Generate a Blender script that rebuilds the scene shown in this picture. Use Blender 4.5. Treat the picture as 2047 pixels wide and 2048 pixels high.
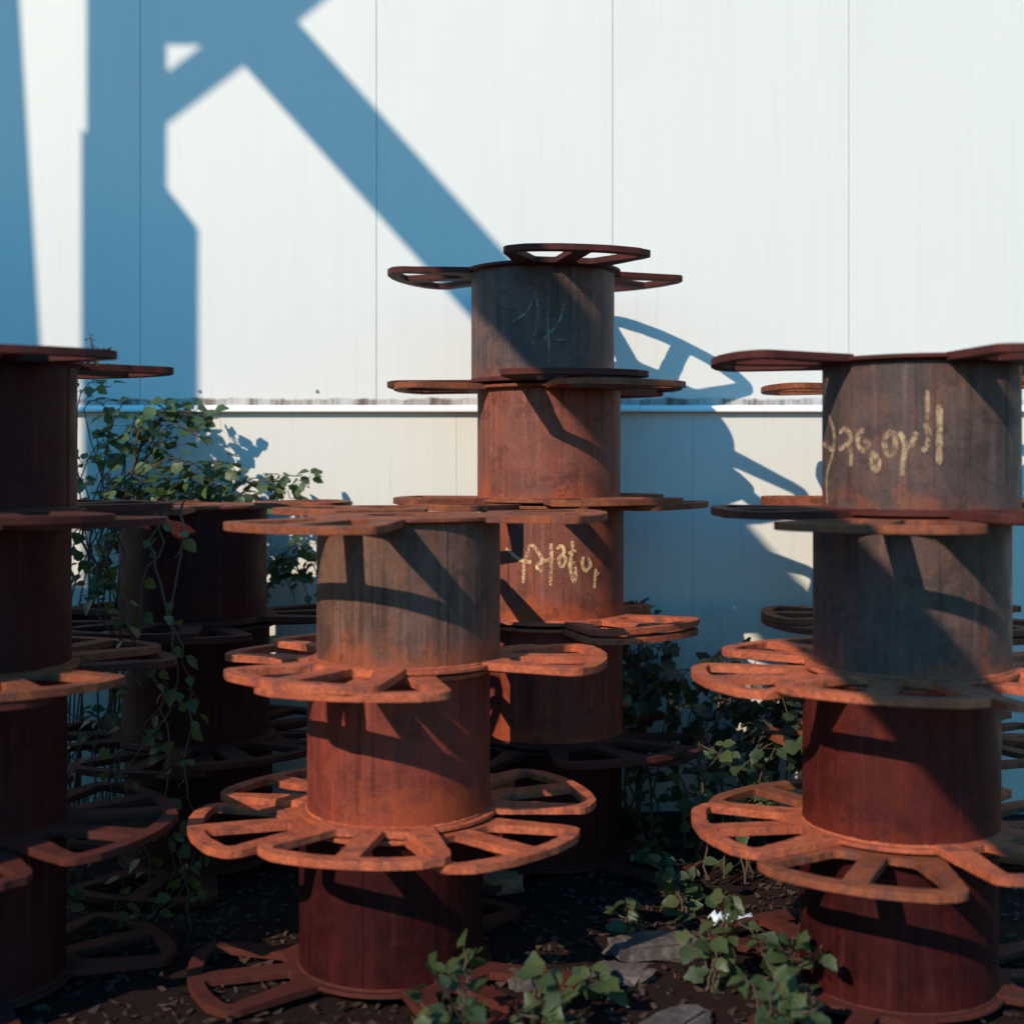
import bpy, bmesh, math, random
from mathutils import Vector, Matrix, noise
random.seed(7)
R = math.radians
scene = bpy.context.scene
for o in list(bpy.data.objects): bpy.data.objects.remove(o)
C = scene.collection

# ------------------------------------------------------------------ camera
EYE = 1.41; F = 2650.0; HOR = 931.0; CX = 1023.5; K = 2047/1931.0
cam = bpy.data.cameras.new('camera'); camo = bpy.data.objects.new('camera', cam); C.objects.link(camo)
camo.location = (0, 0, EYE); camo.rotation_euler = (R(90), 0, 0)
cam.sensor_fit = 'HORIZONTAL'; cam.sensor_width = 36; cam.lens = 36*F/2047
cam.shift_y = -(1024-HOR)/2047
cam.clip_start = 0.05; cam.clip_end = 500
cam.dof.use_dof = True; cam.dof.focus_distance = 4.4; cam.dof.aperture_fstop = 1.6
scene.camera = camo
# ------------------------------------------------------------------ light
SX, SZ = 0.715, 0.78                       # sun travels (SX, 1, -SZ)
sd = Vector((SX, 1, -SZ)).normalized()
ELEV = math.asin(-sd.z)
world = bpy.data.worlds.new('World'); scene.world = world; world.use_nodes = True
nt = world.node_tree; nt.nodes.clear()
sky = nt.nodes.new('ShaderNodeTexSky'); sky.sky_type = 'NISHITA'; sky.sun_disc = False
sky.sun_elevation = ELEV; sky.sun_rotation = math.atan2(-SX, -1)
sky.air_density = 2.0; sky.dust_density = 0.0; sky.ozone_density = 10.0; sky.altitude = 0
hsv = nt.nodes.new('ShaderNodeHueSaturation'); hsv.inputs['Saturation'].default_value = 1.48; hsv.inputs['Hue'].default_value = 0.491   # deep blue sky light, evenly over the whole sky
bg = nt.nodes.new('ShaderNodeBackground'); bg.inputs[1].default_value = 0.15
wo = nt.nodes.new('ShaderNodeOutputWorld')
nt.links.new(sky.outputs[0], hsv.inputs['Color']); nt.links.new(hsv.outputs[0], bg.inputs[0]); nt.links.new(bg.outputs[0], wo.inputs[0])
sun = bpy.data.lights.new('sun', 'SUN'); sun.energy = 3.15; sun.angle = R(0.35); sun.color = (1.0, 0.84, 0.64)
suno = bpy.data.objects.new('sun', sun); C.objects.link(suno)
suno.location = (-10, -14, 11); suno.rotation_euler = sd.to_track_quat('-Z', 'Y').to_euler()
scene.view_settings.view_transform = 'Standard'; scene.view_settings.look = 'None'
scene.view_settings.gamma = 1; scene.view_settings.exposure = 0.65
scene.render.engine = 'CYCLES'

# ------------------------------------------------------------------ materials
class NT:
    def __init__(s, name):
        s.m = bpy.data.materials.new(name); s.m.use_nodes = True
        s.t = s.m.node_tree; s.t.nodes.clear()
        s.out = s.n('ShaderNodeOutputMaterial'); s.b = s.n('ShaderNodeBsdfPrincipled')
        s.l(s.b.outputs[0], s.out.inputs[0])
        s.tc = s.n('ShaderNodeTexCoord'); s.oi = s.n('ShaderNodeObjectInfo')
    def n(s, k): return s.t.nodes.new(k)
    def l(s, a, b): s.t.links.new(a, b)
    def coord(s, scale=(1,1,1), rnd=0.0, src='Object'):
        m = s.n('ShaderNodeMapping'); m.inputs['Scale'].default_value = scale
        s.l(s.tc.outputs[src], m.inputs['Vector'])
        if rnd:
            mm = s.n('ShaderNodeMath'); mm.operation = 'MULTIPLY'; mm.inputs[1].default_value = rnd
            s.l(s.oi.outputs['Random'], mm.inputs[0]); s.l(mm.outputs[0], m.inputs['Location'])
        return m.outputs[0]
    def noise(s, vec, scale, detail=6, rough=0.6, dist=0.0):
        n = s.n('ShaderNodeTexNoise'); n.inputs['Scale'].default_value = scale; n.inputs['Detail'].default_value = detail
        n.inputs['Roughness'].default_value = rough; n.inputs['Distortion'].default_value = dist
        s.l(vec, n.inputs['Vector']); return n.outputs['Fac']
    def ramp(s, fac, a, b, lo=0.0, hi=1.0):
        r = s.n('ShaderNodeMapRange'); r.interpolation_type = 'SMOOTHSTEP'
        r.inputs[1].default_value = a; r.inputs[2].default_value = b; r.inputs[3].default_value = lo; r.inputs[4].default_value = hi
        s.l(fac, r.inputs[0]); return r.outputs[0]
    def mix(s, fac, a, b, kind='MIX'):
        m = s.n('ShaderNodeMix'); m.data_type = 'RGBA'; m.blend_type = kind
        if hasattr(fac, 'links') or not isinstance(fac, (int, float)): s.l(fac, m.inputs[0])
        else: m.inputs[0].default_value = fac
        for v, i in ((a, 6), (b, 7)):
            if isinstance(v, tuple): m.inputs[i].default_value = (*v, 1)
            else: s.l(v, m.inputs[i])
        return m.outputs[2]
    def math(s, op, a, b=None):
        m = s.n('ShaderNodeMath'); m.operation = op
        for v, i in ((a, 0), (b, 1)):
            if v is None: continue
            if isinstance(v, (int, float)): m.inputs[i].default_value = v
            else: s.l(v, m.inputs[i])
        return m.outputs[0]
    def z(s, src='Object'):
        x = s.n('ShaderNodeSeparateXYZ'); s.l(s.tc.outputs[src], x.inputs[0]); return x.outputs
    def bump(s, h, strength, dist):
        b = s.n('ShaderNodeBump'); b.inputs['Strength'].default_value = strength; b.inputs['Distance'].default_value = dist
        s.l(h, b.inputs['Height']); s.l(b.outputs[0], s.b.inputs['Normal'])
    def fin(s, col, rough=0.7, metal=0.0, spec=0.5):
        if isinstance(col, tuple): s.b.inputs['Base Color'].default_value = (*col, 1)
        else: s.l(col, s.b.inputs['Base Color'])
        for v, k in ((rough, 'Roughness'), (metal, 'Metallic'), (spec, 'Specular IOR Level')):
            if isinstance(v, (int, float)): s.b.inputs[k].default_value = v
            else: s.l(v, s.b.inputs[k])
        return s.m

def barrel_mat(name, base, base2, rust, rustamt, band, bandc=(0.38, 0.078, 0.021), spec=0.3):
    a = NT(name)
    streak = a.noise(a.coord((7, 7, 0.8), 37), 3.0, 5, 0.6)
    blot = a.noise(a.coord((1, 1, 1), 11), 7.0, 8, 0.68, 0.6)
    fine = a.noise(a.coord((1, 1, 1), 5), 140.0, 4, 0.75)
    scr = a.noise(a.coord((3, 3, 60), 9), 4.0, 4, 0.7)
    col = a.mix(a.ramp(blot, 0.35, 0.68), base, base2)
    sm = a.math('MULTIPLY', a.ramp(streak, 0.5, 0.68), a.ramp(blot, 0.3, 0.6))
    col = a.mix(a.math('MULTIPLY', sm, rustamt), col, rust)
    zz = a.z()[2]
    zn = a.math('ADD', zz, a.math('MULTIPLY', a.math('SUBTRACT', streak, 0.5), -0.13))
    big = a.noise(a.coord((1, 1, 1), 71), 3.2, 6, 0.7, 0.8)
    zn = a.math('ADD', zn, a.math('MULTIPLY', a.math('SUBTRACT', big, 0.5), -0.45))
    drip = a.noise(a.coord((17, 17, 0.7), 43), 2.6, 4, 0.6)
    col = a.mix(a.math('MULTIPLY', a.ramp(drip, 0.54, 0.66), a.ramp(big, 0.4, 0.6, 0.1, 0.55)), col, tuple(min(1, x*1.55+0.012) for x in base2))
    col = a.mix(a.math('MULTIPLY', a.ramp(drip, 0.46, 0.34), a.ramp(big, 0.35, 0.6, 0.2, 0.75)), col, tuple(x*0.42 for x in base))
    col = a.mix(a.math('MULTIPLY', a.ramp(zn, 0.005, 0.095, 1, 0), band), col, tuple(0.5*x+0.5*y for x, y in zip(rust, bandc)))
    col = a.mix(a.ramp(scr, 0.52, 0.72, 0, 0.45), col, base2)
    col = a.mix(a.ramp(fine, 0.3, 0.75, 0.0, 0.75), col, a.mix(0.5, col, (0.0, 0.0, 0.0)))
    fl = a.noise(a.coord((1, 1, 1.4), 61), 11, 9, 0.72)                       # flaking scale with hard edges
    col = a.mix(a.ramp(fl, 0.565, 0.585, 0, 0.5), col, tuple(x*0.55 for x in base))
    sp = a.ramp(a.noise(a.coord((1,1,1), 21), 45, 3, 0.6), 0.66, 0.72)
    col = a.mix(a.math('MULTIPLY', sp, 0.6), col, rust)
    a.bump(a.math('ADD', fine, a.math('MULTIPLY', blot, 1.5)), 0.35, 0.004)
    return a.fin(col, a.ramp(blot, 0.3, 0.7, 0.5, 0.8), 0.0, spec)
M = {}
M['grey']  = barrel_mat('steel_grey',  (0.088, 0.043, 0.033), (0.165, 0.086, 0.064), (0.25, 0.062, 0.022), 0.55, 0.65)
M['steel'] = barrel_mat('steel_mill_scale', (0.062, 0.038, 0.036), (0.120, 0.074, 0.064), (0.20, 0.052, 0.022), 0.4, 0.5)
M['brown'] = barrel_mat('steel_brown', (0.145, 0.042, 0.030), (0.235, 0.076, 0.053), (0.30, 0.055, 0.021), 0.95, 1.0)
M['ochre'] = barrel_mat('steel_red_brown', (0.150, 0.026, 0.018), (0.220, 0.042, 0.027), (0.28, 0.042, 0.016), 0.9, 0.8)
M['red']   = barrel_mat('steel_red_dimmed',   (0.062, 0.009, 0.008), (0.090, 0.014, 0.011), (0.12, 0.017, 0.008), 0.8, 0.5, (0.19, 0.028, 0.010), 0.15)  # dimness of the lower view put into this rust colour
M['deep']  = barrel_mat('steel_red_shaded', (0.027, 0.0035, 0.004), (0.040, 0.005, 0.006), (0.060, 0.007, 0.005), 0.8, 0.4, (0.08, 0.009, 0.005), 0.12)  # rust darkened further, stands in for shade on the lowest reels
M['dark']  = barrel_mat('steel_shaded',  (0.036, 0.0065, 0.0065), (0.054, 0.009, 0.009), (0.08, 0.011, 0.007), 0.8, 0.4, (0.09, 0.012, 0.006), 0.15)  # shade of left stacks and tallest stack's foot, painted into the base colour
def petal_mat(name, c1, c2, c3):
    a = NT(name)
    n1 = a.noise(a.coord((1,1,1), 31), 9, 7, 0.68, 0.5); n2 = a.noise(a.coord((1,1,1), 13), 110, 4, 0.75)
    n3 = a.noise(a.coord((1,1,1), 53), 22, 5, 0.6)
    col = a.mix(a.ramp(n1, 0.36, 0.62), c1, c2)
    col = a.mix(a.ramp(n3, 0.50, 0.66, 0, 0.85), col, c3)
    col = a.mix(a.ramp(n2, 0.35, 0.7, 0, 0.55), col, (0.05, 0.016, 0.010))
    a.bump(a.math('ADD', n2, n3), 0.4, 0.004)
    return a.fin(col, 0.75, 0.0, 0.25)
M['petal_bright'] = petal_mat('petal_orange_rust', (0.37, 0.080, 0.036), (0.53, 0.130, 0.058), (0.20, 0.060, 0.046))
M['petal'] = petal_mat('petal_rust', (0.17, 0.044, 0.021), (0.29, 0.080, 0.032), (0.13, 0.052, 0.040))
M['petal_shaded'] = petal_mat('petal_rust_shaded', (0.050, 0.009, 0.007), (0.085, 0.014, 0.009), (0.055, 0.016, 0.014))  # flange rust with shade mixed into its colour
def paint_mat(name, c, under):
    a = NT(name)
    n = a.noise(a.coord(), 70, 5, 0.7); n2 = a.noise(a.coord((4, 4, 1)), 12, 3, 0.6)
    col = a.mix(a.ramp(a.math('ADD', n, a.math('MULTIPLY', n2, 0.5)), 0.56, 0.92), c, under)
    a.fin(col, 0.7)
    tr = a.n('ShaderNodeBsdfTransparent'); ms = a.n('ShaderNodeMixShader')      # worn-away flecks of paint
    a.l(a.ramp(a.math('ADD', a.noise(a.coord(), 130, 4, 0.75), a.math('MULTIPLY', n2, 0.35)), 0.70, 0.80), ms.inputs[0])
    a.l(a.b.outputs[0], ms.inputs[1]); a.l(tr.outputs[0], ms.inputs[2]); a.l(ms.outputs[0], a.out.inputs[0])
    return a.m
M['yellow'] = paint_mat('yellow_marker_paint', (0.72, 0.48, 0.25), (0.34, 0.17, 0.09))
M['yellow_faint'] = paint_mat('faded_yellow_paint', (0.40, 0.28, 0.16), (0.16, 0.09, 0.06))
M['pale'] = paint_mat('pale_blue_chalk', (0.20, 0.20, 0.20), (0.11, 0.075, 0.065))
def wall_mat(name, c, dirt, z0):
    a = NT(name)
    st = a.noise(a.coord((9, 9, 0.25), 0), 3.2, 6, 0.65); cl = a.noise(a.coord(), 1.1, 5, 0.6)
    fn = a.noise(a.coord((60, 60, 2)), 1.0, 3, 0.6)
    col = a.mix(a.ramp(st, 0.42, 0.78, 0, 0.22), c, tuple(x*y for x, y in zip(c, (0.80, 0.82, 0.84))))
    col = a.mix(a.ramp(cl, 0.35, 0.7, 0, 0.16), col, tuple(x*0.88 for x in c))
    col = a.mix(a.ramp(fn, 0.6, 0.8, 0, 0.2), col, tuple(x*0.8 for x in c))
    xyz = a.z()
    if dirt:
        e = a.math('ADD', xyz[2], a.math('MULTIPLY', a.noise(a.coord((3, 3, 3)), 2.3, 6, 0.7), -0.052))
        brk = a.ramp(a.noise(a.coord((1, 1, 1), 0, 'Generated'), 6.0, 5, 0.7), 0.40, 0.62, 0.25, 1.0)
        col = a.mix(a.math('MULTIPLY', a.ramp(e, z0-0.026, z0-0.014, 0.95, 0.0), brk), col, (0.10, 0.050, 0.035))
        run = a.noise(a.coord((30, 30, 0.35), 3), 1.0, 4, 0.6)
        col = a.mix(a.math('MULTIPLY', a.ramp(run, 0.62, 0.75, 0, 0.28), a.ramp(cl, 0.4, 0.6)), col, tuple(x*0.72 for x in c))
    else:
        dr = a.noise(a.coord((14, 14, 1.6)), 2.0, 5, 0.6)
        col = a.mix(a.ramp(dr, 0.60, 0.72, 0, 0.42), col, tuple(x*0.45 for x in c))
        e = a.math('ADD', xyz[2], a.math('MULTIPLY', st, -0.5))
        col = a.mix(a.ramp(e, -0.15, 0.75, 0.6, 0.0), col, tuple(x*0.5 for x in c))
    # micro ribs every 0.12 m
    w = a.math('SINE', a.math('MULTIPLY', xyz[0], 2*math.pi/0.122))
    rib = a.ramp(w, 0.965, 1.0)
    a.bump(rib, 0.25, 0.0006)
    return a.fin(col, 0.55, 0.0, 0.4)
WU = (0.672, 0.672, 0.655)
M['wall_up'] = wall_mat('painted_panel', WU, True, 1.680)
M['wall_low'] = wall_mat('painted_plinth_panel', (0.655, 0.65, 0.61), False, 0)
a = NT('flashing_paint'); n = a.noise(a.coord((2, 6, 6)), 9, 5, 0.7)
M['flash'] = a.fin(a.mix(a.ramp(n, 0.62, 0.75, 0, 0.5), (0.80, 0.78, 0.75), (0.30, 0.22, 0.18)), 0.45)
a = NT('wall_core'); M['core'] = a.fin((0.4, 0.43, 0.45), 0.9)
a = NT('screw_zinc'); M['screw'] = a.fin((0.25, 0.27, 0.29), 0.5, 0.6)
a = NT('gantry_paint'); n = a.noise(a.coord(), 5, 6, 0.7)
M['gantry'] = a.fin(a.mix(a.ramp(n, 0.55, 0.7), (0.22, 0.24, 0.25), (0.22, 0.08, 0.035)), 0.6)
a = NT('soil')
n1 = a.noise(a.coord(), 1.3, 8, 0.65); n2 = a.noise(a.coord(), 26, 8, 0.75)
col = a.mix(a.ramp(n1, 0.35, 0.65), (0.017, 0.0055, 0.005), (0.028, 0.009, 0.0075))
col = a.mix(a.ramp(n2, 0.45, 0.7), col, (0.012, 0.005, 0.005))
a.bump(n2, 0.9, 0.03); M['soil'] = a.fin(col, 0.95, 0, 0.2)
def leaf_mat(name, c1, c2, c3):
    a = NT(name)
    n = a.noise(a.coord((1,1,1), 17), 60, 4, 0.6)
    col = a.mix(a.oi.outputs['Random'], c1, c2)
    col = a.mix(a.ramp(n, 0.45, 0.8, 0, 0.6), col, c3)
    a.fin(col, 0.5, 0, 0.5)
    tr = a.n('ShaderNodeBsdfTranslucent'); a.l(a.mix(0.5, col, (0.16, 0.22, 0.03)), tr.inputs[0])
    ms = a.n('ShaderNodeMixShader'); ms.inputs[0].default_value = 0.28
    a.l(a.b.outputs[0], ms.inputs[1]); a.l(tr.outputs[0], ms.inputs[2]); a.l(ms.outputs[0], a.out.inputs[0])
    return a.m
M['leaf'] = leaf_mat('leaf_green', (0.026, 0.050, 0.018), (0.062, 0.084, 0.028), (0.080, 0.084, 0.034))
M['leaf_vine'] = leaf_mat('vine_leaf_green', (0.035, 0.075, 0.026), (0.095, 0.150, 0.050), (0.12, 0.14, 0.06))
M['leaf_dark'] = leaf_mat('leaf_dark_green', (0.010, 0.020, 0.012), (0.024, 0.040, 0.020), (0.026, 0.030, 0.018))
a = NT('stem'); M['stem'] = a.fin((0.07, 0.045, 0.028), 0.8)
a = NT('dry_litter'); M['litter'] = a.fin(a.mix(a.noise(a.coord(), 30, 3), (0.018, 0.008, 0.006), (0.055, 0.024, 0.014)), 0.85)
a = NT('rubble'); n = a.noise(a.coord(), 25, 7, 0.7); a.bump(n, 0.6, 0.01)
M['stone'] = a.fin(a.mix(a.ramp(n, 0.4, 0.65), (0.05, 0.038, 0.035), (0.12, 0.095, 0.085)), 0.9)
a = NT('brick_clay'); n = a.noise(a.coord(), 30, 7, 0.7); a.bump(n, 0.6, 0.01)
M['brick'] = a.fin(a.mix(a.ramp(n, 0.4, 0.65), (0.30, 0.10, 0.05), (0.36, 0.16, 0.09)), 0.9)
a = NT('white_plastic'); M['plastic'] = a.fin((0.62, 0.72, 0.82), 0.4)
a = NT('blue_plastic'); M['blue'] = a.fin((0.20, 0.36, 0.50), 0.4)

# ------------------------------------------------------------------ helpers
def link(name, mesh, parent=None, mat=None):
    o = bpy.data.objects.new(name, mesh); C.objects.link(o)
    if mat is not None and mesh is not None and not mesh.materials: mesh.materials.append(mat)
    if parent: o.parent = parent
    return o
def tag(o, label=None, cat=None, group=None, kind=None):
    for k, v in (('label', label), ('category', cat), ('group', group), ('kind', kind)):
        if v: o[k] = v
    return o
def thing(name, loc, rz=0, **k):
    o = bpy.data.objects.new(name, None); C.objects.link(o); o.empty_display_size = 0.1
    o.location = loc; o.rotation_euler = (0, 0, rz); return tag(o, **k)
def mesh(name, v, f, smooth=False):
    m = bpy.data.meshes.new(name); m.from_pydata([tuple(p) for p in v], [], f); m.validate(); m.update()
    if smooth:
        for p in m.polygons: p.use_smooth = True
    return m
def box_mesh(name, x0, x1, y0, y1, z0, z1, bev=0.0):
    bm = bmesh.new(); bmesh.ops.create_cube(bm, size=1)
    for v in bm.verts:
        v.co = ((x0+x1)/2+v.co.x*(x1-x0), (y0+y1)/2+v.co.y*(y1-y0), (z0+z1)/2+v.co.z*(z1-z0))
    if bev: bmesh.ops.bevel(bm, geom=bm.edges[:], offset=bev, segments=2, affect='EDGES', profile=0.5)
    m = bpy.data.meshes.new(name); bm.to_mesh(m); bm.free(); return m
def fillet(pts, rad, n=5):
    out = []
    N = len(pts)
    for i in range(N):
        p = Vector(pts[i][:2]); a = Vector(pts[i-1][:2]); b = Vector(pts[(i+1) % N][:2])
        r = pts[i][2] if len(pts[i]) > 2 else rad
        if r <= 0: out.append(p); continue
        da, db = (a-p), (b-p); t = min(r, da.length*0.48, db.length*0.48)
        pa, pb = p+da.normalized()*t, p+db.normalized()*t
        for k in range(n+1):
            s = k/n; out.append(pa*(1-s)**2 + p*2*s*(1-s) + pb*s*s)
    return out
def plate(name, loops, thick, bev=0.002):
    cu = bpy.data.curves.new(name+'_c', 'CURVE'); cu.dimensions = '2D'; cu.fill_mode = 'BOTH'
    cu.extrude = thick/2-bev; cu.bevel_depth = bev; cu.bevel_resolution = 1; cu.offset = -bev
    for lp in loops:
        s = cu.splines.new('POLY'); s.points.add(len(lp)-1); s.use_cyclic_u = True
        for i, p in enumerate(lp): s.points[i].co = (p[0], p[1], 0, 1)
    o = bpy.data.objects.new(name+'_t', cu); C.objects.link(o)
    dg = bpy.context.evaluated_depsgraph_get()
    m = bpy.data.meshes.new_from_object(o.evaluated_get(dg)); m.name = name
    bpy.data.objects.remove(o); bpy.data.curves.remove(cu)
    for p in m.polygons: p.use_smooth = False
    return m

# ------------------------------------------------------------------ ground
def ground_h(x, y):
    if abs(x) > 6 or y < 0.5: return 0.0
    e = min(1, max(0, (y-1.0))) * min(1, max(0, 6-abs(x)))
    return e*(0.018*noise.noise((x*1.7, y*1.7, 3)) + 0.012*noise.noise((x*6, y*6, 9)) - 0.022)
gv, gf = [], []
xs = [-80, -30, -12] + [-6+i*0.1 for i in range(121)] + [12, 30, 80]
ys = [-80, -30, -10, -2] + [0.5+i*0.1 for i in range(56)] + [8, 20, 60]
for y in ys:
    for x in xs: gv.append((x, y, ground_h(x, y)))
for j in range(len(ys)-1):
    for i in range(len(xs)-1):
        a0 = j*len(xs)+i; gf.append((a0, a0+1, a0+1+len(xs), a0+len(xs)))
tag(link('ground', mesh('ground', gv, gf, True), None, M['soil']), kind='structure')

# ------------------------------------------------------------------ wall of panels
YU, YL = 5.470, 5.478
wall = thing('panel_wall', (0, YU, 0), label='pale painted metal panel wall standing behind the reel stacks', cat='wall')
PW = 0.975; X0 = -1.534-8*PW
def panel_mesh(name, z0, z1, d, g=0.0009, b=0.0018):
    return box_mesh(name, g, PW-g, 0, d, z0, z1, b)
pu = panel_mesh('panel', 1.657, 7.2, 0.08); pl = panel_mesh('plinth_panel', -0.1, 1.6335, 0.08, 0.0004, 0.0008)
scm = bpy.data.meshes.new('screw'); bm = bmesh.new()
bmesh.ops.create_cone(bm, cap_ends=True, segments=10, radius1=0.008, radius2=0.006, depth=0.006, matrix=Matrix.Rotation(R(90), 4, 'X')); bm.to_mesh(scm); bm.free()
for k in range(17):
    p = link('panel', pu, wall, M['wall_up']); p.location = (X0+k*PW, 0, 0)
    if 5 < k < 13:
        for sx in (0.245, 0.730):
            s = link('screw', scm, p, M['screw']); s.location = (sx, -0.003, 1.717)
    q = link('plinth_panel', pl, wall, M['wall_low']); q.location = (X0+0.33+k*PW, YL-YU, 0)
link('core', box_mesh('core', X0+0.4, X0+17*PW-0.1, 0.03, 0.3, -0.2, 7.1), wall, M['core'])
fv = [(0.02, 1.664), (-0.006, 1.658), (-0.022, 1.642), (-0.022, 1.632), (0.03, 1.638)]; n = len(fv); FL = 2.44
flm = mesh('drip_flashing', [(0, y, z) for y, z in fv]+[(FL-0.003, y, z) for y, z in fv],
      [(i, i+n, (i+1) % n+n, (i+1) % n) for i in range(n)]+[tuple(range(n)), tuple(range(2*n-1, n-1, -1))])
for k in range(7):
    o = link('drip_flashing', flm, wall, M['flash']); o.location = (X0+0.1+k*FL, random.uniform(-0.001, 0.001), random.uniform(-0.001, 0.001))

# ------------------------------------------------------------------ gantry outside the frame, whose shadow lies on the wall
def wp(xd, yd, Yw=YU):                      # a pixel on the wall (x, z relative to the eye)
    return ((xd*K-CX)/F*Yw, (HOR-yd*K)/F*Yw)
def back(xw, zw, Y):                        # the same shadow point slid back along the sun ray to depth Y
    t = YU-Y; return Vector((xw-SX*t, Y, EYE+zw+SZ*t))
gan = thing('steel_gantry', back(*wp(250, 700), 1.3) * Vector((1, 1, 0)), label='tall steel gantry leg with crossing braces standing beside the yard', cat='gantry')
go = gan.location.copy()
def prism(name, pts, Y, dY):
    """outline given as shadow pixels on the wall, real member at depth Y..Y+dY; its far face throws the left/upper edge"""
    base = [back(*wp(*p), Y) for p in pts]
    v = [p-go for p in base]+[p+Vector((0, dY, 0))-go for p in base]; n = len(pts)
    f = [tuple(range(n)), tuple(range(2*n-1, n-1, -1))]+[(i, (i+1) % n, (i+1) % n+n, i+n) for i in range(n)]
    m = mesh(name, v, f); bm = bmesh.new(); bm.from_mesh(m); bmesh.ops.recalc_face_normals(bm, faces=bm.faces[:]); bm.to_mesh(m); bm.free()
    return link(name, m, gan, M['gantry'])
YC = 1.3; dP = 0.15; px_m = F/YU/K          # pixels per metre on the wall
sh = SX*dP*px_m
GZ = (HOR+(EYE+SZ*(YU-YC))*F/YU)/K          # the pixel row that slides back to the ground
prism('post', [(163+sh, 300), (163+sh, -900), (315, -900), (315, 355), (375, 432), (375, GZ), (153+sh, GZ), (153+sh, 300)], YC, dP)
prism('cross_beam', [(200, 0), (500, 0), (500, 85), (200, 85)], YC+0.03, 0.05)
tb = 70
prism('brace', [(230, 300), (315, 235), (460, 125), (565, 40), (1100, -400), (1100, -400-tb), (565, 40-tb), (460, 125-tb), (315, 235-tb), (230, 300-tb)], YC+0.04, 0.05)
# raking brace that runs down to the yard behind the camera
def rake(name, l0, r0, l1, r1, Y0, Y1, dy):
    v = []
    for (l, r, Y) in ((l0, r0, Y0), (l1, r1, Y1)):
        for q, d in ((l, 0), (r, 0), (r, dy), (l, dy)):
            b = back(*wp(*q), Y); v.append(b+Vector((0, d, 0))-go)
    return link(name, mesh(name, v, [(0,1,2,3), (7,6,5,4), (0,4,5,1), (1,5,6,2), (2,6,7,3), (3,7,4,0)]), gan, M['gantry'])
sl = 1.115
def onl(x): return (x, 125+sl*(x-462))
def onr(x): return (x, 45+sl*(x-566))
rake('raking_brace', onl(150), onr(150), onl(3600), onr(3600), YC+0.06, -1.55, 0.1)
rake('leg', (-260, -900), (-18, -900), (-150, 2900), (215, 2900), YC+0.02, YC+0.05, 0.02)

# ------------------------------------------------------------------ cable reels
RB, RP, HB, PT = 0.260, 0.565, 0.425, 0.021
def petal_loops(j):
    rnd = random.Random(j)
    e = lambda: rnd.uniform(-0.004, 0.004)
    arc = [(RP*math.sin(a), RP*math.cos(a), 0) for a in [R(-20+i*4) for i in range(11)]]
    out = [(-0.150, 0.215), (-0.264+e(), 0.478+e(), 0.038)] + arc + [(0.264+e(), 0.478+e(), 0.038), (0.150, 0.215)]
    def rough(lp):                            # flame cut edges, nicks
        q = []
        for i in range(len(lp)):
            a_, b_ = Vector(lp[i]), Vector(lp[(i+1) % len(lp)]); m_ = max(1, int((b_-a_).length/0.022))
            q += [a_.lerp(b_, k/m_) for k in range(m_)]
        return [p+Vector((rnd.gauss(0, 0.0008), rnd.gauss(0, 0.0008))) for p in q]
    loops = [rough(fillet(out, 0.012))]
    ri = RP-0.042
    for s in (-1, 1):
        top = [(s*ri*math.sin(R(a)), ri*math.cos(R(a)), 0) for a in (3.3, 9, 15)]
        h = [(s*0.032, 0.292+e(), 0.010)] + [(top[0][0], top[0][1], 0.012)] + top[1:] + [(s*(0.216+e()), 0.475, 0.025), (s*0.098, 0.290+e(), 0.014)]
        loops.append(rough(fillet(h, 0.012)))
    return loops
petal_meshes = [plate('petal', petal_loops(j), PT, 0.0015) for j in range(6)]
petal_set = {}
for key in ('petal', 'petal_bright', 'petal_shaded'):
    petal_set[key] = [m.copy() for m in petal_meshes]
    for m in petal_set[key]: m.materials.append(M[key])
circ = lambda r, n: [(r*math.cos(2*math.pi*i/n), r*math.sin(2*math.pi*i/n)) for i in range(n)]
ring = plate('hub_ring', [circ(0.283, 72), circ(0.12, 40)], 0.011, 0.002)
ring_set = {}
for key in petal_set: ring_set[key] = ring.copy(); ring_set[key].materials.append(M[key])
def barrel_mesh(j):
    prof = [(RB, 0.012), (RB, 0.413), (RB, 0.413), (RB-0.010, 0.413), (RB-0.010, 0.413), (RB-0.010, 0.012), (RB-0.010, 0.012), (RB, 0.012)]
    zs = [0.012+i*0.401/6 for i in range(7)]
    prof = [(RB, z) for z in zs]+[(RB, 0.413), (RB-0.01, 0.413), (RB-0.01, 0.413), (RB-0.01, 0.012), (RB-0.01, 0.012), (RB, 0.012)]
    cut = {6, 8, 10}
    v, f = [], []; N = 96
    for i in range(N):
        a = 2*math.pi*i/N
        for k, (r, z) in enumerate(prof):
            d = 0.0007*noise.noise((math.cos(a)*1.6+j*5, math.sin(a)*1.6, z*5)) if k < 7 else 0
            v.append(((r+d)*math.cos(a), (r+d)*math.sin(a), z))
    P = len(prof)
    for i in range(N):
        for k in range(P-1):
            if k in cut: continue
            a0, b0 = i*P+k, ((i+1) % N)*P+k
            f.append((a0, b0, b0+1, a0+1))
    return mesh('barrel', v, f, True)
bmeshes = [barrel_mesh(j) for j in range(3)]
bmat = {}
def barrel_of(j, mk):
    if (j, mk) not in bmat:
        m = bmeshes[j].copy(); m.materials.append(M[mk]); bmat[(j, mk)] = m
    return bmat[(j, mk)]
seams = {}
seam = box_mesh('weld_seam', RB-0.004, RB+0.0018, -0.0025, 0.0025, 0.02, 0.405, 0.002)
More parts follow.
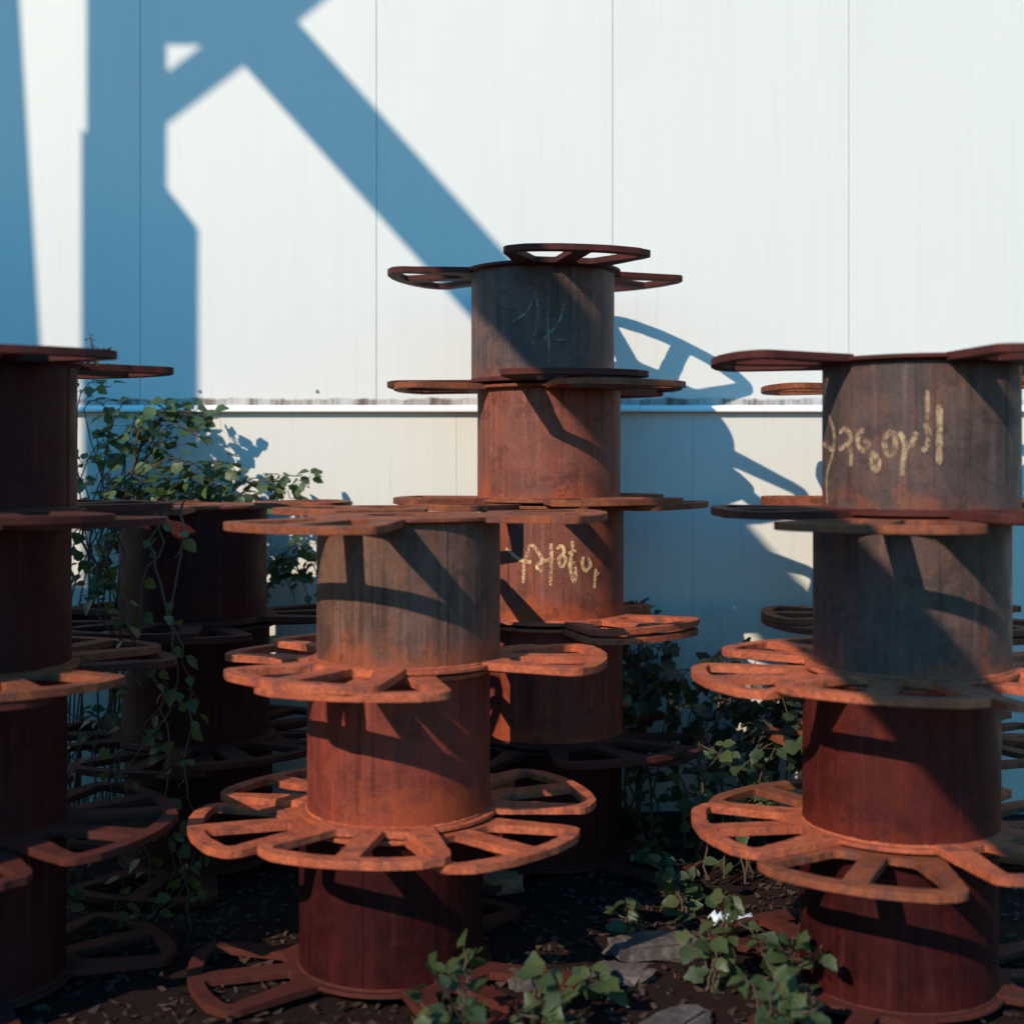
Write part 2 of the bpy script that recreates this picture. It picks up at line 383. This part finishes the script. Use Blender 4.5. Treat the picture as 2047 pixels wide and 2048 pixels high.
def bead_mesh():
    v, f = [], []; N, P = 120, 5; rn = random.Random(3)
    for i in range(N):
        a_ = 2*math.pi*i/N; rr = 0.0050+rn.uniform(-0.0014, 0.0014)
        for k in range(P):
            b_ = 2*math.pi*k/P; v.append(((RB+rr*math.cos(b_))*math.cos(a_), (RB+rr*math.cos(b_))*math.sin(a_), rr*math.sin(b_)))
    for i in range(N):
        for k in range(P): f.append((i*P+k, ((i+1) % N)*P+k, ((i+1) % N)*P+(k+1) % P, i*P+(k+1) % P))
    return mesh('weld_bead', v, f, True)
bead0 = bead_mesh(); bead_set = {}
for key in petal_set: bead_set[key] = bead0.copy(); bead_set[key].materials.append(M[key])
def reel(x, y, k, mk, ptop, pbot, label, group, pk='petal', seam_at=None, tilt=0.7, top_tilt=None):
    """k: how many reels lie below; ptop / pbot: heading of the first petal of each flange"""
    t = thing('cable_reel', (x, y, k*HB), label=label, cat='cable reel', group=group)
    j = random.randrange(3)
    b = link('barrel', barrel_of(j, mk), t)
    b.rotation_euler = (0, 0, random.choice((0, R(90), R(180), R(270))))
    if mk not in seams: seams[mk] = seam.copy(); seams[mk].materials.append(M[mk])
    s = link('weld_seam', seams[mk], b)
    s.rotation_euler = (0, 0, (R(seam_at) if seam_at is not None else R(random.uniform(0, 360)))-b.rotation_euler[2])
    for zc, ph, top in ((0.4145, ptop, True), (0.0105, pbot, False)):
        key = pk if isinstance(pk, str) else pk[0 if top else 1]
        wb = link('weld_bead', bead_set[key], b); wb.location = (0, 0, 0.4070 if top else 0.0180); wb.rotation_euler = (0, 0, random.uniform(0, 6))
        h = link('hub_ring', ring_set[key], t); h.location = (0, 0, zc)
        for i in range(3):
            p = link('petal', random.choice(petal_set[key]), t)
            az = ph+120*i+random.uniform(-1.2, 1.2)
            tl = top_tilt[i] if (top and top_tilt) else random.uniform(-tilt, tilt)
            p.rotation_euler = (R(tl), R(random.uniform(-0.4, 0.4)), R(az-90)); p.location = (0, 0, zc+random.uniform(-0.0012, 0.0012))
    return t, b
def dx(xd, y): return (xd*K-CX)/F*y
place = {3: ('topmost', 'middle', 'lowest'), 4: ('topmost', 'second from the top', 'third from the top', 'lowest'),
         5: ('topmost', 'second from the top', 'third from the top', 'fourth from the top', 'lowest')}
# front stack of three
YA = 3.775
A = [(dx(771, YA), 'grey', 237, 238, 'topmost rusty reel of the three high stack standing before the tallest stack', 297, (-1.5, 0.4, 0.6)),
     (dx(752, YA), 'ochre', 259, 261, 'middle reddish reel of the three high stack standing before the tallest stack', None, None),
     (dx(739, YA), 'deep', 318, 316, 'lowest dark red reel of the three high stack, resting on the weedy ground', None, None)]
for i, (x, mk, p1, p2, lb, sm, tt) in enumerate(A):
    reel(x, YA+(0.0, 0.01, -0.01)[i], 2-i, mk, p1, p2, lb, 'reels of the front stack', (('petal', 'petal_bright'), ('petal_bright', 'petal_bright'), ('petal_bright', 'petal_shaded'))[i], sm, 0.6, tt)
# tallest stack, against the wall
YB = 4.835
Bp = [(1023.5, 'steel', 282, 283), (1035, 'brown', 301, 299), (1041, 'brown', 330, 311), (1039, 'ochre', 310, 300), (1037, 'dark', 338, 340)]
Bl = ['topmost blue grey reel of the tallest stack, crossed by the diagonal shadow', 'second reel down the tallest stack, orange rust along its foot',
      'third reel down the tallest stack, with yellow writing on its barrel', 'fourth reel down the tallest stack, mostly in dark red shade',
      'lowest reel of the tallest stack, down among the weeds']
B = [reel(dx(x, YB), YB, 4-i, mk, p1, p2, Bl[i], 'reels of the tallest stack', ('petal_shaded', 'petal', ('petal', 'petal_bright'), ('petal_bright', 'petal_shaded'), 'petal_shaded')[i], seam_at=100) for i, (x, mk, p1, p2) in enumerate(Bp)]
# stack with yellow writing near the right
YCk = 3.615
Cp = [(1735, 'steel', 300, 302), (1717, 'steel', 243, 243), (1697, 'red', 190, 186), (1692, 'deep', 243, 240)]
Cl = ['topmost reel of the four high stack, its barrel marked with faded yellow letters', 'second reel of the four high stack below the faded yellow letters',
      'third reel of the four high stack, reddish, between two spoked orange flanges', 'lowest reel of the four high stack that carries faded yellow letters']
Cr = [reel(dx(x, YCk), YCk, 3-i, mk, p1, p2, Cl[i], 'reels of the four high stack', ('petal_shaded', ('petal', 'petal_bright'), 'petal_bright', ('petal', 'petal_shaded'))[i], seam_at=200) for i, (x, mk, p1, p2) in enumerate(Cp)]
# dark stack at the left edge
Dl = ['topmost dark reel of the shaded stack with a sprig on its flange', 'second dark reel of the shaded stack beside the climbing vine',
      'third dark reel of the shaded stack beside the climbing vine', 'lowest dark reel of the shaded stack beside the climbing vine']
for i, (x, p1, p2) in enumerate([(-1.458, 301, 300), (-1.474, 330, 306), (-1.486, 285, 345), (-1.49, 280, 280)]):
    reel(x, 3.615, 3-i, 'dark', p1, p2, Dl[i], 'reels of the shaded stack', ('petal_shaded', ('petal_shaded', 'petal'), 'petal_shaded', 'petal_shaded')[i])
# low stack behind, under the vine
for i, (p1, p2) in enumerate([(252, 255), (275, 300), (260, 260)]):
    reel(-1.15+0.01*i, 4.79, 2-i, 'dark', p1, p2, ['topmost', 'middle', 'lowest'][i]+' dark reel of the three high stack before the climbing vine', 'reels of the stack by the vine', 'petal_shaded' if i else ('petal', 'petal_shaded'))
# stack behind the yellow lettered one
for i, (p1, p2) in enumerate([(178, 182), (190, 176), (184, 181), (240, 240)]):
    reel(1.487, 4.86, 3-i, 'brown', p1, p2, ['topmost', 'second from the top', 'third from the top', 'lowest'][i]+' reel of the stack half hidden behind the yellow lettered reels', 'reels of the half hidden stack')
# ------------------------------------------------------------------ unseen container, added left of the view to shade the left stacks
WC = -3.62                                   # its shaded edge keeps x - SX*y at this value
cx1, cy1 = WC+SX*2.35, 2.35
con = thing('shade_container', (cx1, cy1, 0), -math.atan(SX), label='corrugated container added outside the view to shade the left stacks', cat='container')
def corr(name, L, axis, sgn):
    v, f = [], []; n = int(L/0.07); prof = (0, 0.03, 0.03, 0)
    for i in range(n+1):
        d = prof[i % 4]; t = -L*i/n
        p = (sgn*d-0.03, t) if axis == 'y' else (t, sgn*d-0.03)
        v += [(*p, 0.14), (*p, 2.45)]
    for i in range(n): f.append((2*i, 2*i+2, 2*i+3, 2*i+1))
    return link(name, mesh(name, v, f), con, M['gantry'])
corr('side_wall', 6.0, 'y', 1); corr('end_wall', 2.43, 'x', 1)
sw = corr('side_wall', 6.0, 'y', 1); sw.location = (-2.4, 0, 0); sw = corr('end_wall', 2.43, 'x', 1); sw.location = (0, -5.97, 0)
link('roof', box_mesh('roof', -2.43, 0, -6, 0, 2.45, 2.59, 0.01), con, M['gantry'])
link('floor_frame', box_mesh('floor_frame', -2.43, 0, -6, 0, 0, 0.14, 0.01), con, M['gantry'])
for x in (-2.42, -0.08):
    for y in (-5.99, -0.09): link('corner_post', box_mesh('corner_post', x, x+0.09, y, y+0.09, 0.10, 2.5, 0.005), con, M['gantry'])

# ------------------------------------------------------------------ writing on barrels
def on_barrel(px, py, ax, ay, r):
    d = Vector(((px-CX)/F, 1.0)); o = Vector((-ax, -ay))
    a_, b_, c_ = d.dot(d), 2*o.dot(d), o.dot(o)-r*r
    t = (-b_-math.sqrt(max(b_*b_-4*a_*c_, 0)))/(2*a_)
    p = d*t
    return math.atan2(p.y-ay, p.x-ax) % (2*math.pi), EYE+(HOR-py)/F*t
def stroke(name, pts, w, root, barrel, mat, org, sc, lift=0.0016):
    ax, ay, z0 = root.location; r = RB+lift
    q = []
    for (u, v) in pts:
        th, z = on_barrel(org[0]+u/sc, org[1]+v/sc, ax, ay, r); q.append(Vector((th*r, z-z0)))
    # smooth (Catmull-Rom)
    s = []
    for i in range(len(q)-1):
        p0, p1, p2, p3 = q[max(i-1, 0)], q[i], q[i+1], q[min(i+2, len(q)-1)]
        for k in range(6):
            t = k/6; s.append(0.5*((2*p1)+(p2-p0)*t+(2*p0-5*p1+4*p2-p3)*t*t+(3*p1-p0-3*p2+p3)*t**3))
    s.append(q[-1])
    L, Rr = [], []
    for i, p in enumerate(s):
        d = (s[min(i+1, len(s)-1)]-s[max(i-1, 0)]).normalized(); nn = Vector((-d.y, d.x))
        ww = w*(0.5+0.14*noise.noise((p.x*60, p.y*60, 1)))*(0.55 if i in (0, len(s)-1) else 1)
        L.append(p+nn*ww); Rr.append(p-nn*ww)
    rz = barrel.rotation_euler[2]
    cv = lambda p: (r*math.cos(p.x/r-rz), r*math.sin(p.x/r-rz), p.y)
    v = [cv(p) for p in L]+[cv(p) for p in Rr]; n = len(L)
    return link(name, mesh(name, v, [(i, i+1, i+1+n, i+n) for i in range(n-1)]), barrel, mat)
for pts in ([(215,245),(330,355),(450,430),(565,440)], [(530,200),(515,330),(475,440),(462,560),(455,735)], [(530,215),(605,225),(680,340),(725,425),(655,480),(650,530),(720,565)],
            [(842,185),(842,400),(832,770)], [(735,430),(880,395)], [(915,260),(985,215),(1015,310),(945,400),(985,505),(1040,430),(1005,350)],
            [(1075,320),(1185,290)], [(1130,150),(1140,300),(1100,430),(1110,560),(1155,720),(1180,620),(1150,430)],
            [(1285,365),(1268,480),(1320,562),(1383,480),(1335,370)], [(1460,535),(1445,650),(1432,810)], [(1435,615),(1505,600)]):
    stroke('paint_stroke', pts, 0.0125, B[2][0], B[2][1], M['yellow'], (980, 1060), 6.896)
for pts in ([(285,250),(335,400),(342,560),(325,660),(285,790),(265,920),(275,1150)], [(228,535),(335,615)], [(390,605),(490,540),(512,460),(445,395),(398,440)], [(500,560),(515,680),(508,775)],
            [(650,400),(590,455),(590,560),(640,615),(690,560),(650,500)], [(745,620),(715,720),(760,815),(795,740),(755,640)], [(930,415),(862,480),(860,600),(910,665),(962,600),(955,470),(925,420)],
            [(1005,425),(1065,560),(1050,700),(1030,875)], [(1175,425),(1125,560),(1055,595)], [(1265,335),(1305,440),(1292,560),(1238,625)]):
    stroke('paint_stroke', pts, 0.0140, Cr[0][0], Cr[0][1], M['yellow_faint'], (1600, 780), 5.08)
for pts, w in (([(1410,150),(1412,420),(1405,760)], 0.016), ([(1290,0),(1292,300)], 0.009)):
    stroke('paint_drip', pts, w, Cr[0][0], Cr[0][1], M['yellow_faint'], (1600, 780), 5.08, 0.0012)
for pts, w in (([(940,370),(885,490),(800,550)], 0.007), ([(940,400),(952,500),(935,600),(915,690)], 0.007), ([(1110,440),(1075,560),(990,650)], 0.007), ([(1055,660),(1125,662)], 0.006), ([(1010,480),(1015,640),(1022,800)], 0.006), ([(985,640),(995,662)], 0.014)):
    stroke('chalk_stroke', pts, w, B[0][0], B[0][1], M['pale'], (760, 460), 3.017)

# ------------------------------------------------------------------ plants
def leaf_mesh(j):
    rnd = random.Random(100+j); v, f = [], []
    wid = rnd.uniform(0.36, 0.46); curl = rnd.uniform(-0.32, -0.05)
    prof = [0.0, 0.55, 0.86, 0.80, 1.0, 0.84, 0.88, 0.55, 0.50, 0.22, 0.0]; n = len(prof)-1     # toothed margin
    for i in range(n+1):
        t = i/n; zc = curl*t*t
        wl, wr = (wid*prof[i]*(1+rnd.uniform(-0.14, 0.14)) for _ in (0, 1))
        v += [(-wl, t+0.05*(i % 2), zc+0.22*wl+rnd.uniform(-.02, .02)), (0, t, zc), (wr, t+0.05*(i % 2), zc+0.22*wr+rnd.uniform(-.02, .02))]
    for i in range(n):
        a0 = i*3; f += [(a0, a0+1, a0+4, a0+3), (a0+1, a0+2, a0+5, a0+4)]
    return mesh('leaf', v, f, True)
leafs = {}
for key in ('leaf', 'leaf_dark', 'leaf_vine'):
    leafs[key] = []
    for j in range(6):
        m = leaf_mesh(j); m.materials.append(M[key]); leafs[key].append(m)
def tube(bmv, bmf, pts, r0, r1, n=5):
    base = len(bmv)
    for i, p in enumerate(pts):
        d = (pts[min(i+1, len(pts)-1)]-pts[max(i-1, 0)]).normalized()
        u = d.orthogonal().normalized(); w = d.cross(u); r = r0+(r1-r0)*i/(len(pts)-1)
        for k in range(n):
            a = 2*math.pi*k/n; bmv.append(p+(u*math.cos(a)+w*math.sin(a))*r)
    for i in range(len(pts)-1):
        for k in range(n):
            a0 = base+i*n+k; b0 = base+i*n+(k+1) % n
            bmf.append((a0, b0, b0+n, a0+n))
def plant(name, label, cat, base, stems, size, per, key='leaf', group=None, rs=1, stuff=0, jitter=0.05, face=None):
    """stems: list of point lists (world); leaves sit along them, each one an object"""
    rnd = random.Random(rs); t = thing(name, base, label=label, cat=cat, group=group); B0 = Vector(base)
    sv, sf, tw = [], [], []; cnt = 0; spare = []
    for st in stems:
        P = [Vector(p) for p in st]; pts = []
        for i in range(len(P)-1):
            p0, p1, p2, p3 = P[max(i-1, 0)], P[i], P[i+1], P[min(i+2, len(P)-1)]
            for k in range(5):
                s = k/5; pts.append(0.5*((2*p1)+(p2-p0)*s+(2*p0-5*p1+4*p2-p3)*s*s+(3*p1-p0-3*p2+p3)*s**3)+Vector((rnd.gauss(0, 0.006), rnd.gauss(0, 0.006), rnd.gauss(0, 0.006))))
        pts.append(P[-1]); tube(sv, sf, [p-B0 for p in pts], 0.0045, 0.0018)
        for _ in range(per):
            q = rnd.random()**0.75; f = q*(len(pts)-1); i = min(int(f), len(pts)-2)
            p = pts[i].lerp(pts[i+1], f-i); d = (pts[i+1]-pts[i]).normalized()
            side = Vector((rnd.gauss(0, 1), rnd.gauss(0, 1), rnd.gauss(0.15, 0.6))).normalized()
            pet = side*rnd.uniform(0.2, 1.0)*jitter
            tube(sv, sf, [p-B0, p+pet-B0], 0.0014, 0.0009, 3)
            fw = (side+d*0.4+Vector((0, 0, -0.35))).normalized()
            up = Vector((rnd.gauss(-0.25, 0.4), rnd.gauss(-0.45, 0.4), 0.9))
            if face: up = Vector(face)+Vector((rnd.gauss(0, 0.35), rnd.gauss(0, 0.35), rnd.gauss(0, 0.35)))
            xx = fw.cross(up).normalized(); zz = xx.cross(fw).normalized()
            s = size*rnd.uniform(0.6, 1.3)
            mt = Matrix(((xx.x, fw.x, zz.x), (xx.y, fw.y, zz.y), (xx.z, fw.z, zz.z))).to_4x4()
            mt = Matrix.Translation(p+pet-B0) @ mt @ Matrix.Diagonal((s, s, s, 1))
            if cnt < 290:
                lo = link('leaf', rnd.choice(leafs[key]), t); lo.matrix_local = mt
            else: spare.append(mt)
            cnt += 1
    link('stem', mesh('stem', sv, sf, True), t, M['stem'])
    if spare:
        v, f = [], []
        for mt in spare:
            m = rnd.choice(leafs[key]); o = len(v)
            v += [mt @ x.co for x in m.vertices]; f += [tuple(i+o for i in p.vertices) for p in m.polygons]
        lo = link('foliage', mesh('foliage', v, f, True), t, M[key]); tag(lo, kind='stuff')
    return t
rv = random.Random(5)
# climbing vine on the wall at the left
st = []
for i in range(22):
    bx = rv.uniform(-1.9, -1.45); tx = rv.uniform(-1.75, -1.28); tz = 1.66-max(0, (tx+1.5))*0.9+rv.uniform(-0.25, 0.06)
    st.append([(bx, 5.3, 0), (bx+0.05, 5.25, 0.7), ((bx+tx)/2, 5.2+rv.uniform(-.1, .1), 1.2), (tx, 5.25+rv.uniform(-.15, .1), tz), (tx+rv.uniform(.05, .18), 5.25+rv.uniform(-.1, .1), tz+rv.uniform(-.1, .03))])
for i in range(9):
    tx = rv.uniform(-1.2, -0.86); tz = 1.40-(tx+1.2)*0.25+rv.uniform(-0.1, 0.06)
    st.append([(-1.35, 5.3, 0), (-1.3, 5.25, 0.7), (-1.3+rv.uniform(-.05, .1), 5.25, 1.1), (tx-0.12, 5.28, tz-.06), (tx, 5.28+rv.uniform(-.08, .06), tz), (tx+0.06, 5.3, tz-0.05)])
for i in range(4):
    tx = rv.uniform(-1.25, -1.12); tz = rv.uniform(1.56, 1.66)
    st.append([(-1.6, 5.3, 0.2), (-1.55, 5.28, 1.1), (tx-.25, 5.3, tz), (tx, 5.3, tz+rv.uniform(-.03, .02))])
for i in range(6):
    tx = rv.uniform(-0.95, -0.72)
    st.append([(-1.2, 5.3, 0.1), (-1.1, 5.3, 0.7), (tx-.1, 5.3, 1.05), (tx, 5.28, rv.uniform(0.85, 1.1))])
plant('climbing_vine', 'leafy green vine climbing the pale wall behind the shaded reels', 'vine', (-1.6, 5.3, 0), st, 0.054, 22, 'leaf_vine', rs=11)
st = []
for i in range(7):
    x = rv.uniform(-1.30, -1.02); y = rv.uniform(4.02, 4.16)
    st.append([(x, y+.08, 1.30), (x+rv.uniform(-.06, .06), y, 1.18), (x+rv.uniform(-.14, .14), y-.04, 0.95), (x+rv.uniform(-.14, .14), y, 0.72), (x+rv.uniform(-.16, .16), y-.03, 0.45), (x+rv.uniform(-.16, .16), y, 0.22), (x+rv.uniform(-.1, .1), y, 0.0)])
plant('trailing_vine', 'thin vine trailing down before the dark three high stack', 'vine', (-1.15, 4.1, 0), st, 0.045, 24, 'leaf', rs=17, jitter=0.035)
# dark bramble heap by the wall
st = []
for i in range(34):
    bx = rv.uniform(0.42, 1.3); h = 0.78-0.28*max(0, bx-0.5)+rv.uniform(-0.2, 0.04); y = rv.uniform(4.95, 5.35)
    st.append([(bx, y, 0), (bx+rv.uniform(-.08, .08), y, h*0.6), (bx+rv.uniform(-.15, .15), y-rv.uniform(0, .2), h), (bx+rv.uniform(-.25, .25), y-rv.uniform(.05, .3), h*rv.uniform(.6, .9))])
plant('bramble_heap', 'dark tangled bramble heap at the wall foot beside the tallest stack', 'bramble', (0.85, 5.15, 0), st, 0.06, 20, 'leaf_dark', rs=12)
st = []
for i in range(13):
    bx = rv.uniform(0.6, 1.15); y = rv.uniform(4.4, 4.85); h = rv.uniform(0.22, 0.48)
    st.append([(bx, y, 0), (bx+rv.uniform(-.05, .05), y, h*.6), (bx+rv.uniform(-.12, .12), y-rv.uniform(0, .1), h), (bx+rv.uniform(-.2, .2), y-.08, h*.8)])
plant('bramble', 'lower green bramble spreading in front of the dark heap', 'bramble', (0.9, 4.6, 0), st, 0.055, 11, 'leaf', rs=13)
# stump top of the heap beside the tall stack
st = [[(0.5, 5.2, 0), (0.5, 5.2, 0.6), (0.50+rv.uniform(-.04, .05), 5.2, 0.86+rv.uniform(-.05, .03))] for _ in range(5)]
plant('bramble_shoot', 'dark leafy shoot rising beside the third flange of the tallest stack', 'bramble', (0.5, 5.2, 0), st, 0.04, 9, 'leaf_dark', rs=14)
# sprig on the shaded stack
bx, by, bz = -1.18, 3.70, 1.70
plant('sprig', 'small leafy sprig sprouting on top of the shaded stack', 'plant', (bx, by, bz), [[(bx, by, bz), (bx+.005, by, bz+.04), (bx+.01, by, bz+.075)], [(bx, by, bz), (bx+.03, by, bz+.025), (bx+.05, by, bz+.03)], [(bx, by, bz), (bx-.03, by, bz+.02)]], 0.02, 6, 'leaf_dark', rs=15, jitter=0.015)
# weeds on the ground: pixel of the foot -> ground point
def gp(xd, yd):
    Y = EYE*F/(yd*K-HOR); return dx(xd, Y), Y
weeds = [(880, 1985, .20, 7, 'weed clump growing against the foot of the front stack'), (1010, 1960, .19, 6, 'weed with broad leaves right beside the front stack flange'),
         (820, 1990, .13, 5, 'low weed poking out under the front stack flange'), (1080, 1990, .10, 4, 'low weed on the soil beside the front stack'),
         (1130, 1870, .09, 4, 'small weed beside the broken concrete slab'), (1345, 1860, .22, 7, 'leafy weed next to the white plastic scrap'),
         (1480, 1900, .20, 6, 'leafy weed at the foot of the yellow lettered stack'), (1450, 1985, .20, 6, 'tall weed before the lowest lettered reel'),
         (1290, 1720, .15, 6, 'thin weed growing between the two main stacks'), (1245, 1640, .12, 4, 'sparse weed standing behind the white plastic scrap'),
         (1195, 1760, .08, 3, 'tiny weed sprouting from bare soil by the slab'), (1400, 1560, .20, 5, 'weed below the green bramble'), (1535, 1990, .16, 4, 'weed touching the lowest lettered reel'),
         (300, 1640, .25, 5, 'shaded weed growing between the dark stacks')]
for i, (xd, yd, h, ns, lb) in enumerate(weeds):
    x, y = gp(xd, yd); st = []
    for k in range(ns):
        a = rv.uniform(0, 6.28); r = rv.uniform(0.03, 0.14); hh = h*rv.uniform(.6, 1.1)
        st.append([(x+rv.uniform(-.02, .02), y+rv.uniform(-.02, .02), -0.02), (x+r*.4*math.cos(a), y+r*.4*math.sin(a), hh*.6), (x+r*math.cos(a), y+r*math.sin(a), hh)])
    plant('weed', lb, 'weed', (x, y, -0.02), st, 0.048, 6, 'leaf', 'weeds on the ground', 40+i, jitter=0.03)

# ------------------------------------------------------------------ things lying on the ground
def lump(name, size, seed, mat, sub=3, amp=0.25):
    bm = bmesh.new(); bmesh.ops.create_cube(bm, size=1)
    bmesh.ops.bevel(bm, geom=bm.edges[:], offset=0.12, segments=2, affect='EDGES')
    bmesh.ops.subdivide_edges(bm, edges=bm.edges[:], cuts=1, use_grid_fill=True)
    for v in bm.verts:
        nv = noise.noise_vector(v.co*1.9+Vector((seed*3.1, seed, 0))); v.co += nv*amp
        v.co = Vector((v.co.x*size[0], v.co.y*size[1], v.co.z*size[2]))
    m = bpy.data.meshes.new(name); bm.to_mesh(m); bm.free(); m.materials.append(mat); return m
def lay(name, xd, yd, size, seed, mat, rz, label, cat, lift=0.35, group=None, rx=0.0):
    x, y = gp(xd, yd); o = link(name, lump(name, size, seed, mat)); o.location = (x, y, ground_h(x, y)+size[2]*lift); o.rotation_euler = (rx, 0.05, rz)
    return tag(o, label, cat, group)
lay('concrete_slab', 1235, 1790, (.24, .14, .045), 1, M['stone'], .3, 'broken flat concrete slab lying on the soil between the stacks', 'rubble')
lay('concrete_chunk', 1175, 1835, (.14, .09, .04), 2, M['stone'], -.4, 'small angular concrete chunk in front of the flat slab', 'rubble')
lay('brick_half', 950, 1672, (.12, .09, .07), 3, M['brick'], .5, 'orange broken brick on the soil behind the front stack', 'brick')
lay('stone', 985, 1850, (.07, .06, .045), 4, M['stone'], .2, 'pale pebble sized stone near the front stack flange', 'stone')
lay('stone', 1265, 1930, (.22, .12, .05), 5, M['stone'], .9, 'flat stone half sunk in the soil before the slab', 'stone')
def scrap(name, xd, yd, s, mat, label, seed):
    x, y = gp(xd, yd); v, f = [], []; n = 9
    for j in range(n):
        for i in range(n):
            u, w = i/(n-1)-.5, j/(n-1)-.5; e = Vector((u*5+seed, w*5, 0))
            v.append((u*s[0]+.01*noise.noise(e*1.3), w*s[1], .015+s[2]*(0.5+noise.noise(e))*(1-1.6*w*w)))
    for j in range(n-1):
        for i in range(n-1): a0 = j*n+i; f.append((a0, a0+1, a0+1+n, a0+n))
    bmx = mesh(name, v, f, True); o = link(name, bmx, None, mat); o.location = (x, y, ground_h(x, y)); o.rotation_euler = (R(-12), 0, .4)
    md = o.modifiers.new('thick', 'SOLIDIFY'); md.thickness = 0.002
    return tag(o, label, 'litter')
scrap('plastic_scrap', 1378, 1742, (.11, .09, .05), M['plastic'], 'crumpled white plastic scrap lying among the weeds', 2)
scrap('plastic_wrapper', 262, 1612, (.09, .08, .05), M['blue'], 'pale blue plastic scrap under the shaded stacks', 5)
# loose litter and grit
rl = random.Random(9); v, f = [], []
for i in range(8000):
    x, y = rl.uniform(-2.6, 2.6), rl.uniform(3.0, 5.4); s = rl.uniform(.004, .021); a = rl.uniform(0, 6.28); z = ground_h(x, y)+rl.uniform(.002, .014); tl = rl.uniform(-.012, .012)
    o = len(v); c, sn = math.cos(a)*s, math.sin(a)*s
    v += [(x-c, y-sn, z), (x+sn*.5, y-c*.5, z+tl), (x+c, y+sn, z+abs(tl)), (x-sn*.5, y+c*.5, z-tl*.3)]
    f += [(o, o+1, o+2), (o, o+2, o+3)]
tag(link('leaf_litter', mesh('leaf_litter', v, f), None, M['litter']), 'brown dry leaf litter scattered over the soil', 'leaf litter', kind='stuff')
